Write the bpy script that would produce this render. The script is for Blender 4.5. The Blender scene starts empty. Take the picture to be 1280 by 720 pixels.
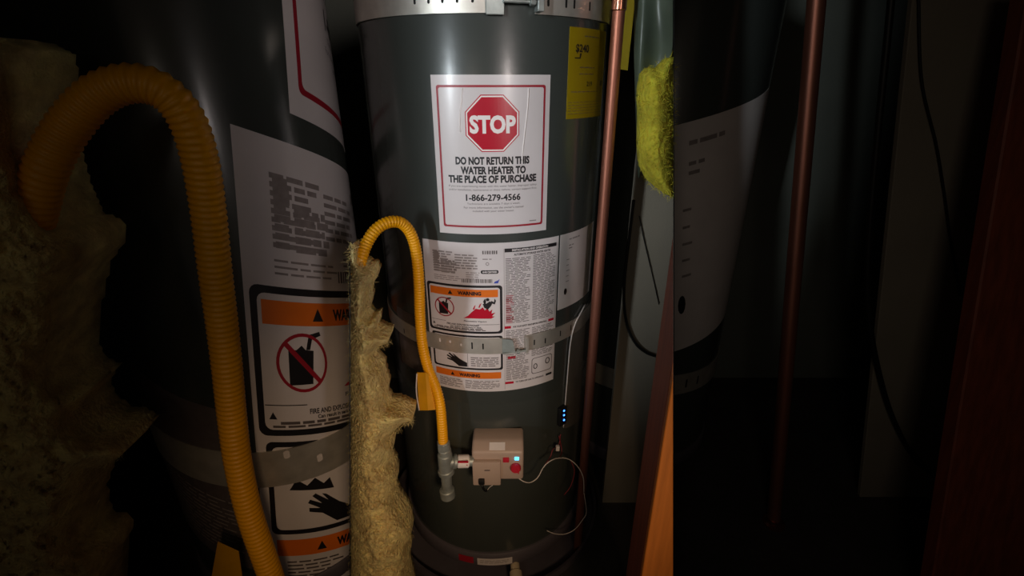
import bpy, bmesh, math, random
from mathutils import Vector, Matrix, noise
from mathutils.geometry import tessellate_polygon
random.seed(7)
S = bpy.context.scene
COL = S.collection
# ------------------------------------------------------------------ camera
F = 600.0; PITCH = math.radians(23.4); ZC = 1.2
cd = bpy.data.cameras.new('camera'); cam = bpy.data.objects.new('camera', cd); COL.objects.link(cam)
cd.sensor_width = 36; cd.lens = F/1280*36; cd.clip_start = .01
cam.location = (0, 0, ZC); cam.rotation_euler = (math.pi/2-PITCH, 0, 0)
S.camera = cam
S.view_settings.view_transform = 'Standard'; S.view_settings.look = 'None'
S.view_settings.gamma = 1; S.view_settings.use_curve_mapping = False
S.view_settings.exposure = 0.0
# ------------------------------------------------------------------ world and lights
w = bpy.data.worlds.new('world'); S.world = w; w.use_nodes = True
w.node_tree.nodes['Background'].inputs[0].default_value = (1, .8, .6, 1)
w.node_tree.nodes['Background'].inputs[1].default_value = .03
def area(name, loc, target, sx, sy, power, color, spread):
    l = bpy.data.lights.new(name, 'AREA'); l.shape = 'RECTANGLE'; l.size = sx; l.size_y = sy
    l.energy = power; l.color = color; l.spread = math.radians(spread)
    o = bpy.data.objects.new(name, l); COL.objects.link(o); o.location = loc
    o.rotation_euler = (Vector(target)-Vector(loc)).to_track_quat('-Z', 'Y').to_euler()
    return o
area('hall_strip_light', (-1.29, -1.23, 1.52), (.0, .87, 1.22), .10, 1.1, .80, (.86, .95, 1), 19)
area('window_strip_light', (.86, -1.38, 1.50), (-.10, .87, 1.16), .16, 1.2, .48, (1, .88, .84), 18)
area('warm_fill', (.30, -.75, 1.35), (-.13, .76, .42), .2, .2, .36, (1, .68, .40), 33)  # unseen warm fill added to brighten the valve and insulation
area('side_bay_fill', (-.35, -1.1, 1.5), (.66, 1.0, .7), .4, .4, .30, (1, .86, .72), 70)  # unseen fill added to lift the dark side bays

# ------------------------------------------------------------------ pixel helpers
def ray(x, y):
    X = (x-640)/F; Y = -(y-360)/F
    return Vector((X, math.cos(PITCH)+Y*math.sin(PITCH), -math.sin(PITCH)+Y*math.cos(PITCH)))
def P(x, y, Y):
    """point of the vertical plane at world depth Y seen at pixel x, y"""
    r = ray(x, y); t = Y/r.y
    return Vector((r.x*t, Y, ZC+r.z*t))
def hit(x, y, C, R=.25):
    r = ray(x, y); a = r.x**2+r.y**2; b = -2*(r.x*C[0]+r.y*C[1]); c = C[0]**2+C[1]**2-R*R
    t = (-b-math.sqrt(max(0, b*b-4*a*c)))/(2*a)
    p = r*t
    return math.atan2(p.x-C[0], -(p.y-C[1]))*R, ZC+p.z
# ------------------------------------------------------------------ materials
def lin(c):
    if isinstance(c, str):
        c = [int(c[i:i+2], 16)/255 for i in (1, 3, 5)]
    return [(v/12.92 if v <= .04045 else ((v+.055)/1.055)**2.4) for v in c]
MATS = {}
def mat(name, color, rough=.6, metal=0, var=.12, scale=30, bump=.0, bscale=None, emit=0, coat=0, stretch=None, alpha=1, transmission=0, sub=0):
    if name in MATS: return MATS[name]
    m = bpy.data.materials.new(name); m.use_nodes = True; MATS[name] = m
    nt = m.node_tree; b = nt.nodes['Principled BSDF']; c = lin(color)
    tc = nt.nodes.new('ShaderNodeTexCoord'); mp = nt.nodes.new('ShaderNodeMapping')
    nt.links.new(tc.outputs['Object'], mp.inputs[0])
    if stretch: mp.inputs['Scale'].default_value = stretch
    n = nt.nodes.new('ShaderNodeTexNoise'); n.inputs['Scale'].default_value = scale; n.inputs['Detail'].default_value = 5
    nt.links.new(mp.outputs[0], n.inputs['Vector'])
    r = nt.nodes.new('ShaderNodeValToRGB')
    r.color_ramp.elements[0].position = .3; r.color_ramp.elements[1].position = .7
    r.color_ramp.elements[0].color = [v*(1-var) for v in c]+[1]
    r.color_ramp.elements[1].color = [min(1, v*(1+var)) for v in c]+[1]
    nt.links.new(n.outputs['Fac'], r.inputs[0]); nt.links.new(r.outputs[0], b.inputs['Base Color'])
    b.inputs['Roughness'].default_value = rough; b.inputs['Metallic'].default_value = metal
    b.inputs['Coat Weight'].default_value = coat; b.inputs['Coat Roughness'].default_value = .15
    b.inputs['Alpha'].default_value = alpha; b.inputs['Transmission Weight'].default_value = transmission
    b.inputs['Subsurface Weight'].default_value = sub
    if emit:
        b.inputs['Emission Color'].default_value = c+[1]; b.inputs['Emission Strength'].default_value = emit
    if bump:
        n2 = nt.nodes.new('ShaderNodeTexNoise'); n2.inputs['Scale'].default_value = bscale or scale*4; n2.inputs['Detail'].default_value = 4
        nt.links.new(mp.outputs[0], n2.inputs['Vector'])
        bp = nt.nodes.new('ShaderNodeBump'); bp.inputs['Strength'].default_value = bump; bp.inputs['Distance'].default_value = .01
        nt.links.new(n2.outputs['Fac'], bp.inputs['Height']); nt.links.new(bp.outputs[0], b.inputs['Normal'])
    return m
M = dict(
    tank=mat('dark_green_enamel', '#3e423f', .26, 0, .06, 6, .02, 60, coat=.5),
    paper=mat('white_sticker', '#d8d0d0', .27, 0, .03, 12, .03, 9, coat=.4),
    paper2=mat('grey_white_sticker', '#d2c9c6', .5, 0, .05, 14, .04, 9),
    red=mat('sign_red', '#b81a30', .27, 0, .04, 20),
    darkred=mat('dark_red_ink', '#9c1c2c', .4, 0, .05, 20),
    ink=mat('black_ink', '#1c191c', .45, 0, .1, 20),
    inkgrey=mat('grey_ink', '#8c8280', .5, 0, .15, 60),
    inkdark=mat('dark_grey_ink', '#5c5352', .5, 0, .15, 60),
    orange=mat('warning_orange', '#e0701c', .42, 0, .05, 20),
    blue=mat('blue_ink', '#4050b0', .42, 0, .05, 20),
    white=mat('white_ink', '#ece4e2', .4, 0, .03, 20),
    energy=mat('yellow_energy_label', '#988200', .5, 0, .06, 14, .03, 20),
    hose=mat('yellow_hose_coating', '#f8ac00', .42, 0, .07, 18, .05, 90),
    tag=mat('yellow_tag_plastic', '#d89a10', .5, 0, .1, 20, .05, 30),
    galv=mat('galvanised_steel', '#a4aaa6', .5, .6, .22, 40, .12, 60),
    strap=mat('strap_steel', '#d2ccc2', .42, .65, .15, 25, .05, 50),
    slot=mat('slot_shadow', '#141312', .8, 0, .1, 30),
    copper=mat('copper', '#a46854', .45, .75, .25, 14, .04, 50, stretch=(1, 1, .2)),
    solder=mat('solder_fitting_copper', '#a8705a', .25, .9, .2, 30),
    insul=mat('fibreglass_wool', '#f0d290', .95, 0, .3, 34, .8, 150, sub=.1),
    insulg=mat('yellow_green_wool', '#e6d640', .95, 0, .3, 18, .6, 80, sub=.15),
    facing=mat('green_grey_facing', '#566052', .35, 0, .3, 10, .15, 16),
    drywall=mat('grey_drywall', '#80786a', .85, 0, .08, 5, .08, 160),
    backwall=mat('unpainted_back_drywall', '#5f625a', .9, 0, .12, 4, .08, 120),
    concrete=mat('dark_concrete', '#3a3634', .9, 0, .25, 6, .2, 60),
    ceiling=mat('ceiling_board', '#6a6660', .9, 0, .08, 5, .05, 60),
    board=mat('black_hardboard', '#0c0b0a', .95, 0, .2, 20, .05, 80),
    wood=mat('orange_stained_wood', '#c2702a', .5, 0, .18, 8, .06, 60, stretch=(10, 10, .8)),
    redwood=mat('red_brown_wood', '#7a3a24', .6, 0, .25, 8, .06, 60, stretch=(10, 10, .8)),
    beige=mat('beige_valve_plastic', '#b8a294', .42, 0, .03, 20),
    beige2=mat('pale_panel_plastic', '#b09a8c', .42, 0, .03, 20),
    blackp=mat('black_plastic', '#141414', .5, 0, .1, 20),
    redp=mat('red_plastic', '#c8283c', .4, 0, .05, 20),
    led=mat('blue_display', '#58c8ff', .3, 0, .02, 20, emit=2.2),
    blue_glint=mat('blue_reflection_glow', '#3f86ff', .3, 0, .02, 20, emit=4),  # glow standing in for a reflected LED
    wire=mat('white_wire', '#d8ccc4', .5, 0, .05, 20),
    wirered=mat('red_wire', '#8a2c34', .5, 0, .05, 20),
    cable=mat('black_cable', '#0d0d0d', .5, 0, .05, 20),
    drain=mat('ivory_drain_plastic', '#cbb999', .5, 0, .06, 20),
    pan=mat('grey_pan_plastic', '#565056', .5, 0, .12, 12, .05, 30),
    pouch=mat('cloudy_plastic_pouch', '#5e554c', .25, 0, .12, 14, .05, 20, alpha=.4),
)
# ------------------------------------------------------------------ object helpers
ORG = {}
def thing(name, loc, label, cat, group=None):
    o = bpy.data.objects.new(name, None); COL.objects.link(o); o.location = loc; o.empty_display_size = .05
    tag(o, label, cat, group); ORG[o.name] = Vector(loc)
    return o
def tag(o, label, cat, group=None):
    o['label'] = label; o['category'] = cat
    if group: o['group'] = group
    return o
def obj(name, vf, m, parent=None, smooth=False, origin=None, label=None, kind=None, autosmooth=None):
    v, f = vf
    me = bpy.data.meshes.new(name)
    o = bpy.data.objects.new(name, me); COL.objects.link(o)
    if parent is not None:
        g = ORG[parent.name]; ORG[o.name] = g; o.parent = parent
    else:
        g = Vector(origin) if origin is not None else Vector((0, 0, 0)); ORG[o.name] = g; o.location = g
    me.from_pydata([tuple(Vector(p)-g) for p in v], [], f); me.update()
    bm = bmesh.new(); bm.from_mesh(me); bmesh.ops.recalc_face_normals(bm, faces=bm.faces)
    bm.to_mesh(me); bm.free()
    if smooth:
        me.polygons.foreach_set('use_smooth', [True]*len(me.polygons))
        if autosmooth:
            me.set_sharp_from_angle(angle=math.radians(autosmooth))
    if m: me.materials.append(m)
    if label: o['label'] = label
    if kind is None and name in PRINT: kind = 'stuff'
    if kind: o['kind'] = kind
    return o
PRINT = {'small_print', 'printed_text', 'bar_code', 'rating_table', 'printed_smudge', 'fine_print', 'panel_text', 'base_print', 'part_number', 'energy_text', 'warning_text', 'column_edge', 'divider_line', 'printed_line', 'caption_text', 'red_print', 'diagram_dial'}
def join(*vfs):
    V, Fs = [], []
    for v, f in vfs:
        k = len(V); V += list(v); Fs += [tuple(i+k for i in q) for q in f]
    return V, Fs
def box(a, b):
    (x0, y0, z0), (x1, y1, z1) = a, b
    v = [(x, y, z) for z in (z0, z1) for y in (y0, y1) for x in (x0, x1)]
    return v, [(0, 2, 3, 1), (4, 5, 7, 6), (0, 1, 5, 4), (2, 6, 7, 3), (0, 4, 6, 2), (1, 3, 7, 5)]
def bevel(vf, w, seg=2, ang=30):
    bm = bmesh.new(); vs = [bm.verts.new(p) for p in vf[0]]
    for q in vf[1]: bm.faces.new([vs[i] for i in q])
    bmesh.ops.recalc_face_normals(bm, faces=bm.faces)
    es = [e for e in bm.edges if len(e.link_faces) == 2 and e.calc_face_angle(0) > math.radians(ang)]
    bmesh.ops.bevel(bm, geom=es, offset=w, segments=seg, affect='EDGES', profile=.5)
    bm.verts.index_update()
    r = [tuple(v.co) for v in bm.verts], [tuple(v.index for v in f.verts) for f in bm.faces]
    bm.free(); return r
def bx(c, s, w=.002, seg=2):
    return bevel(box([c[i]-s[i]/2 for i in range(3)], [c[i]+s[i]/2 for i in range(3)]), w, seg)
def lathe(base, axis, prof, n=24):
    """prof: list of (radius, height) along axis from base"""
    ax = Vector(axis).normalized(); base = Vector(base)
    u = ax.orthogonal().normalized(); v = ax.cross(u)
    V, Fs = [], []
    for r, h in prof:
        for k in range(n):
            a = 2*math.pi*k/n
            V.append(base+ax*h+(u*math.cos(a)+v*math.sin(a))*r)
    for i in range(len(prof)-1):
        for k in range(n):
            Fs.append((i*n+k, i*n+(k+1) % n, (i+1)*n+(k+1) % n, (i+1)*n+k))
    Fs.append(tuple(range(n))[::-1]); Fs.append(tuple((len(prof)-1)*n+k for k in range(n)))
    return V, Fs
def cyl(a, b, r, n=20):
    a, b = Vector(a), Vector(b); L = (b-a).length; e = min(r*.15, L*.2)
    return lathe(a, b-a, [(r-e, 0), (r, e), (r, L-e), (r-e, L)], n)
def spline(pts, step):
    pts = [Vector(p) for p in pts]
    q = [pts[0]*2-pts[1]]+pts+[pts[-1]*2-pts[-2]]; out = []
    for i in range(1, len(q)-2):
        a, b, c, d = q[i-1:i+3]; n = max(2, int((c-b).length/step*3))
        for k in range(n):
            t = k/n
            out.append(.5*((2*b)+(c-a)*t+(2*a-5*b+4*c-d)*t*t+(3*b-a-3*c+d)*t**3))
    out.append(pts[-1])
    res = [out[0]]; acc = 0                      # even spacing
    for i in range(1, len(out)):
        seg = (out[i]-out[i-1]).length; pos = step-acc
        while pos <= seg and seg > 0:
            res.append(out[i-1].lerp(out[i], pos/seg)); pos += step
        acc = seg-(pos-step)
    return res
def sweep(path, rad, n=12):
    V, Fs = [], []; m = len(path); u = None
    for i, p in enumerate(path):
        t = (path[min(i+1, m-1)]-path[max(i-1, 0)]).normalized()
        u = t.orthogonal().normalized() if u is None else (u-t*u.dot(t)).normalized()
        v = t.cross(u); r = rad(i) if callable(rad) else rad
        for k in range(n):
            a = 2*math.pi*k/n; V.append(p+(u*math.cos(a)+v*math.sin(a))*r)
    for i in range(m-1):
        for k in range(n):
            Fs.append((i*n+k, i*n+(k+1) % n, (i+1)*n+(k+1) % n, (i+1)*n+k))
    Fs.append(tuple(range(n))[::-1]); Fs.append(tuple((m-1)*n+k for k in range(n)))
    return V, Fs
def tube(pts, r, step=.006, n=10):
    return sweep(spline(pts, step), r, n)
def hexnut(a, b, r):
    return bevel(lathe(a, Vector(b)-Vector(a), [(r, 0), (r, (Vector(b)-Vector(a)).length)], 6), r*.08, 1)
# ------------------------------------------------------------------ printing on a curved surface
_tc = bpy.data.curves.new('text_tmp', 'FONT'); _to = bpy.data.objects.new('text_tmp', _tc); COL.objects.link(_to)
def text_mesh(s, bold=0.0):
    _tc.body = s; _tc.size = 1; _tc.offset = bold; _tc.align_x = 'CENTER'; _tc.align_y = 'CENTER'; _tc.resolution_u = 3
    dg = bpy.context.evaluated_depsgraph_get(); dg.update()
    me = bpy.data.meshes.new_from_object(_to.evaluated_get(dg))
    v = [tuple(p.co) for p in me.vertices]; f = [tuple(q.vertices) for q in me.polygons]
    bpy.data.meshes.remove(me)
    x0 = min(p[0] for p in v); x1 = max(p[0] for p in v); y0 = min(p[1] for p in v); y1 = max(p[1] for p in v)
    return [((p[0]-x0)/(x1-x0)-.5, (p[1]-y0)/(y1-y0)-.5) for p in v], f
class Surf:
    """prints on a vertical cylinder; (u, z) = arc length right of the front line, height; A = optional affine map"""
    def __init__(s, C, R, A=None): s.C, s.R, s.A = C, R, A; s.k = 3.0 if A else 1.0
    def pt(s, u, z, off):
        if s.A:
            a = s.A; u, z = a[0]+a[1]*u+a[2]*z, a[3]+a[4]*u+a[5]*z
        t = u/s.R; r = s.R+off
        return Vector((s.C[0]+r*math.sin(t), s.C[1]-r*math.cos(t), z))
    def rect(s, u0, z0, u1, z1, off, r=0, base=None):
        nu = max(2, int(abs(u1-u0)*s.k/.006)); nz = max(1, int(abs(z1-z0)*s.k/.02)) if s.A else 1
        V, Fs = [], []
        for j in range(nz+1):
            for i in range(nu+1):
                V.append(s.pt(u0+(u1-u0)*i/nu, z0+(z1-z0)*j/nz, off))
        for j in range(nz):
            for i in range(nu):
                k = j*(nu+1)+i; Fs.append((k, k+1, k+nu+2, k+nu+1))
        if base is not None:                      # thin edge down to the surface below
            ring = [(i, 0) for i in range(nu)]+[(nu, j) for j in range(nz)]+[(i, nz) for i in range(nu, 0, -1)]+[(0, j) for j in range(nz, 0, -1)]
            k0 = len(V)
            for i, j in ring: V.append(s.pt(u0+(u1-u0)*i/nu, z0+(z1-z0)*j/nz, base))
            L = len(ring); idx = [j*(nu+1)+i for i, j in ring]
            for q in range(L): Fs.append((idx[q], idx[(q+1) % L], k0+(q+1) % L, k0+q))
        return V, Fs
    def rrect_pts(s, u0, z0, u1, z1, r, n=4):
        pts = []
        for (cx, cz, a0) in ((u1-r, z1-r, 0), (u0+r, z1-r, 90), (u0+r, z0+r, 180), (u1-r, z0+r, 270)):
            for k in range(n+1):
                a = math.radians(a0+90*k/n); pts.append((cx+r*math.cos(a), cz+r*math.sin(a)))
        out = []
        for i in range(len(pts)):                 # subdivide the long sides so they follow the curve
            a, b = pts[i], pts[(i+1) % len(pts)]; L = math.dist(a, b); m = max(1, int(L*s.k/.008))
            for k in range(m): out.append((a[0]+(b[0]-a[0])*k/m, a[1]+(b[1]-a[1])*k/m))
        return out
    def frame(s, u0, z0, u1, z1, wd, r, off):
        a = s.rrect_pts(u0, z0, u1, z1, r); 
        cu, cz = (u0+u1)/2, (z0+z1)/2; hu, hz = (u1-u0)/2, (z1-z0)/2
        b = [(cu+(p[0]-cu)*(hu-wd)/hu, cz+(p[1]-cz)*(hz-wd)/hz) for p in a]; n = len(a)
        V = [s.pt(*p, off) for p in a]+[s.pt(*p, off) for p in b]
        return V, [(i, (i+1) % n, n+(i+1) % n, n+i) for i in range(n)]
    def poly(s, pts, off):
        T = tessellate_polygon([[Vector((p[0], p[1], 0)) for p in pts]])
        return s.wrap(pts, [tuple(t) for t in T], off)
    def wrap(s, pts, faces, off):
        """cut a flat figure into narrow strips so that it follows the curve"""
        step = .006/s.k
        bm = bmesh.new(); vs = [bm.verts.new((p[0], p[1], 0)) for p in pts]
        for q in faces:
            try: bm.faces.new([vs[i] for i in q])
            except ValueError: pass
        lo, hi = min(p[0] for p in pts), max(p[0] for p in pts)
        k = math.floor(lo/step)+1
        while k*step < hi:
            bmesh.ops.bisect_plane(bm, geom=bm.verts[:]+bm.edges[:]+bm.faces[:], plane_co=(k*step, 0, 0), plane_no=(1, 0, 0)); k += 1
        if s.A:
            lo, hi = min(p[1] for p in pts), max(p[1] for p in pts); k = math.floor(lo/(3*step))+1
            while k*step*3 < hi:
                bmesh.ops.bisect_plane(bm, geom=bm.verts[:]+bm.edges[:]+bm.faces[:], plane_co=(0, k*step*3, 0), plane_no=(0, 1, 0)); k += 1
        bm.verts.index_update()
        r = [s.pt(v.co.x, v.co.y, off) for v in bm.verts], [tuple(v.index for v in f.verts) for f in bm.faces]
        bm.free(); return r
    def ring(s, cu, cz, ru, rz, wd, off, n=36):
        V = []
        for k in range(n):
            a = 2*math.pi*k/n; V.append(s.pt(cu+ru*math.cos(a), cz+rz*math.sin(a), off))
        for k in range(n):
            a = 2*math.pi*k/n; V.append(s.pt(cu+(ru-wd)*math.cos(a), cz+(rz-wd)*math.sin(a), off))
        return V, [(i, (i+1) % n, n+(i+1) % n, n+i) for i in range(n)]
    def text(s, t, cu, cz, wd, ht, off, bold=0.02):
        v, f = text_mesh(t, bold)
        return s.wrap([(cu+p[0]*wd, cz+p[1]*ht) for p in v], f, off)
    def lines(s, u0, z0, u1, z1, n, off, fill=.55, words=True, ragged=.25, rnd=random):
        """rows of small print too fine to read: one short bar per word"""
        out = []; dz = (z1-z0)/n
        for i in range(n):
            zt = z0+dz*(i+.5); u = u0; end = u1-(u1-u0)*ragged*rnd.random()*(rnd.random() < .5)
            while u < end-.003:
                L = min(end-u, rnd.uniform(.006, .018) if words else end-u)
                out.append(s.rect(u, zt-abs(dz)*fill/2, u+L, zt+abs(dz)*fill/2, off)); u += L+.0022
        return join(*out)

# ================================================================== the setting
def struct(name, vf, m, parent=None):
    o = obj(name, vf, m, parent)
    if parent is None: o['kind'] = 'structure'
    return o
XL, XR, YB, ZT = -1.5, 1.9, 1.78, 2.35
struct('floor', box((XL-.1, -.36, -.1), (XR+.1, YB+.1, 0)), M['concrete'])
struct('ceiling', box((XL-.1, -.36, ZT), (XR+.1, YB+.1, ZT+.1)), M['ceiling'])
struct('wall_back', box((XL-.1, YB, 0), (XR+.1, YB+.1, ZT)), M['backwall'])
struct('wall_left', box((XL-.1, -.36, 0), (XL, YB, ZT)), M['backwall'])
struct('wall_right', box((XR, -.36, 0), (XR+.1, YB, ZT)), M['backwall'])
# unseen wall added behind the camera, its opening keeping light off the side bays
struct('wall_front_baffle', join(box((XL, -.30, 0), (-.81, -.24, ZT)), box((.62, -.30, 0), (XR, -.24, ZT)), box((-.81, -.30, 2.08), (.62, -.24, ZT))), M['drywall'])

# ================================================================== water heaters
R = .25
C0 = (-.054, 1.109); CL = (-.607, 1.015); CR = (.44, 1.45)
def heater(C, label):
    t = thing('water_heater', (C[0], C[1], 0), label, 'water heater', 'water heaters in the closet')
    ax = (0, 0, 1)
    obj('jacket', lathe((C[0], C[1], 0), ax, [(R-.004, .086), (R, .09), (R, .548), (R-.0004, .550), (R-.0004, .552), (R, .555), (R, 1.425), (R-.006, 1.44), (R-.03, 1.452)], 128), M['tank'], t, True, autosmooth=35)
    obj('top_cap', lathe((C[0], C[1], 0), ax, [(R-.032, 1.452), (R-.06, 1.462), (.09, 1.468)], 64), M['tank'], t, True, autosmooth=35)
    obj('flue_collar', lathe((C[0], C[1], 0), ax, [(.052, 1.466), (.052, 1.56), (.048, 1.56), (.048, 1.47)], 32), M['galv'], t, True, autosmooth=35)
    br = obj('base_ring', lathe((C[0], C[1], 0), ax, [(R-.01, .045), (R+.006, .047), (R+.008, .05), (R+.008, .084), (R+.004, .09), (R-.003, .092)], 96), M['pan'], t, True, autosmooth=35)
    for k in range(3):
        a = k*2.094+.5
        obj('foot', lathe((C[0]+.2*math.sin(a), C[1]-.2*math.cos(a), 0), ax, [(.018, 0), (.02, .006), (.014, .05)], 16), M['blackp'], t, True, autosmooth=35)
    return t, br

def stop_sticker(t, s):
    O1, O2, O3 = .0006, .0009, .0012
    p = obj('stop_sticker', s.rect(-.083, .937, .124, 1.2085, O1, base=-.0002), M['paper'], t, True, autosmooth=50, label='white sticker with red border and stop sign')
    obj('red_border', s.frame(-.074, .950, .115, 1.193, .0036, .0037, O2), M['darkred'], p)
    cu, cz, ru, rz = .0208, 1.132, .0462, .0462
    oc = lambda k: [(cu+k*ru/math.cos(math.pi/8)*math.cos(math.pi/8+i*math.pi/4), cz+k*rz/math.cos(math.pi/8)*math.sin(math.pi/8+i*math.pi/4)) for i in range(8)]
    obj('octagon_edge', s.poly(oc(1.0), O2), M['red'], p)
    obj('octagon_line', s.poly(oc(.965), .00105), M['white'], p)
    obj('octagon', s.poly(oc(.915), O3), M['red'], p)
    obj('stop_word', s.text('STOP', cu+.0005, cz-.001, .079, .030, .0015, .045), M['white'], p)
    for tx, px, py, wpx, h in (('DO NOT RETURN THIS', 615.5, 201, 92, .0138), ('WATER HEATER TO', 616.5, 213, 81, .0138), ('THE PLACE OF PURCHASE', 615.5, 224, 109, .0138), ('1-866-279-4566', 616.5, 247, 68, .0125)):
        u, z = hit(px, py, C0); u0 = hit(px-wpx/2, py, C0)[0]; u1 = hit(px+wpx/2, py, C0)[0]
        obj('printed_line', s.text(tx, (u0+u1)/2, z, u1-u0, h, O2, .03 if tx[0] == '1' else .05), M['ink'], p)
    for tx, px, py, wpx, h in (('If you are experiencing issues with this water heater, improper safety', 616, 233, 109, .0046),
                               ('and/or installation, maintenance or these defects, contact support first:', 616, 237.5, 109, .0046),
                               ('Technicians are available 7 days a week.', 617, 255, 66, .0046),
                               ('For more information, see the owner\'s manual', 617, 259.5, 74, .0046),
                               ('included with your water heater.', 617, 264, 52, .0046)):
        u, z = hit(px, py, C0); u0 = hit(px-wpx/2, py, C0)[0]; u1 = hit(px+wpx/2, py, C0)[0]
        obj('small_print', s.text(tx, (u0+u1)/2, z, u1-u0, h, O2, .0), M['inkdark'], p)
    obj('part_number', s.lines(.088, .9575, .104, .9605, 1, O2, .6), M['inkgrey'], p)
    # creases where the sticker was not smoothed down
    for pts in (((-.028, 1.188), (-.031, 1.165), (-.0345, 1.140), (-.0345, 1.11)), ((.083, 1.188), (.082, 1.16), (.078, 1.125), (.074, 1.09), (.072, 1.06))):
        obj('crease', tube([s.pt(a, b, .0004) for a, b in pts], .0014, .01, 6), M['white'], p, True)

def icon_can(s, cu, cz, r, p, off):
    obj('gas_can_icon', join(s.poly([(cu-.55*r, cz-.75*r), (cu+.35*r, cz-.72*r), (cu+.42*r, cz+.42*r), (cu+.1*r, cz+.45*r), (cu-.05*r, cz+.6*r), (cu-.25*r, cz+.45*r), (cu-.55*r, cz+.42*r)], off),
                             s.poly([(cu+.12*r, cz+.45*r), (cu+.28*r, cz+.45*r), (cu+.38*r, cz+.8*r), (cu+.75*r, cz+.92*r), (cu+.7*r, cz+1.05*r), (cu+.25*r, cz+.95*r)], off)), M['ink'], p)
    obj('prohibition_ring', s.ring(cu, cz, r, r*1.0, r*.11, off+.0002), M['darkred'], p)
    d = r*.68; e = r*.06
    obj('prohibition_bar', s.poly([(cu-d-e, cz+d-e), (cu-d+e, cz+d+e), (cu+d+e, cz-d+e), (cu+d-e, cz-d-e)], off+.0003), M['darkred'], p)

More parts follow.
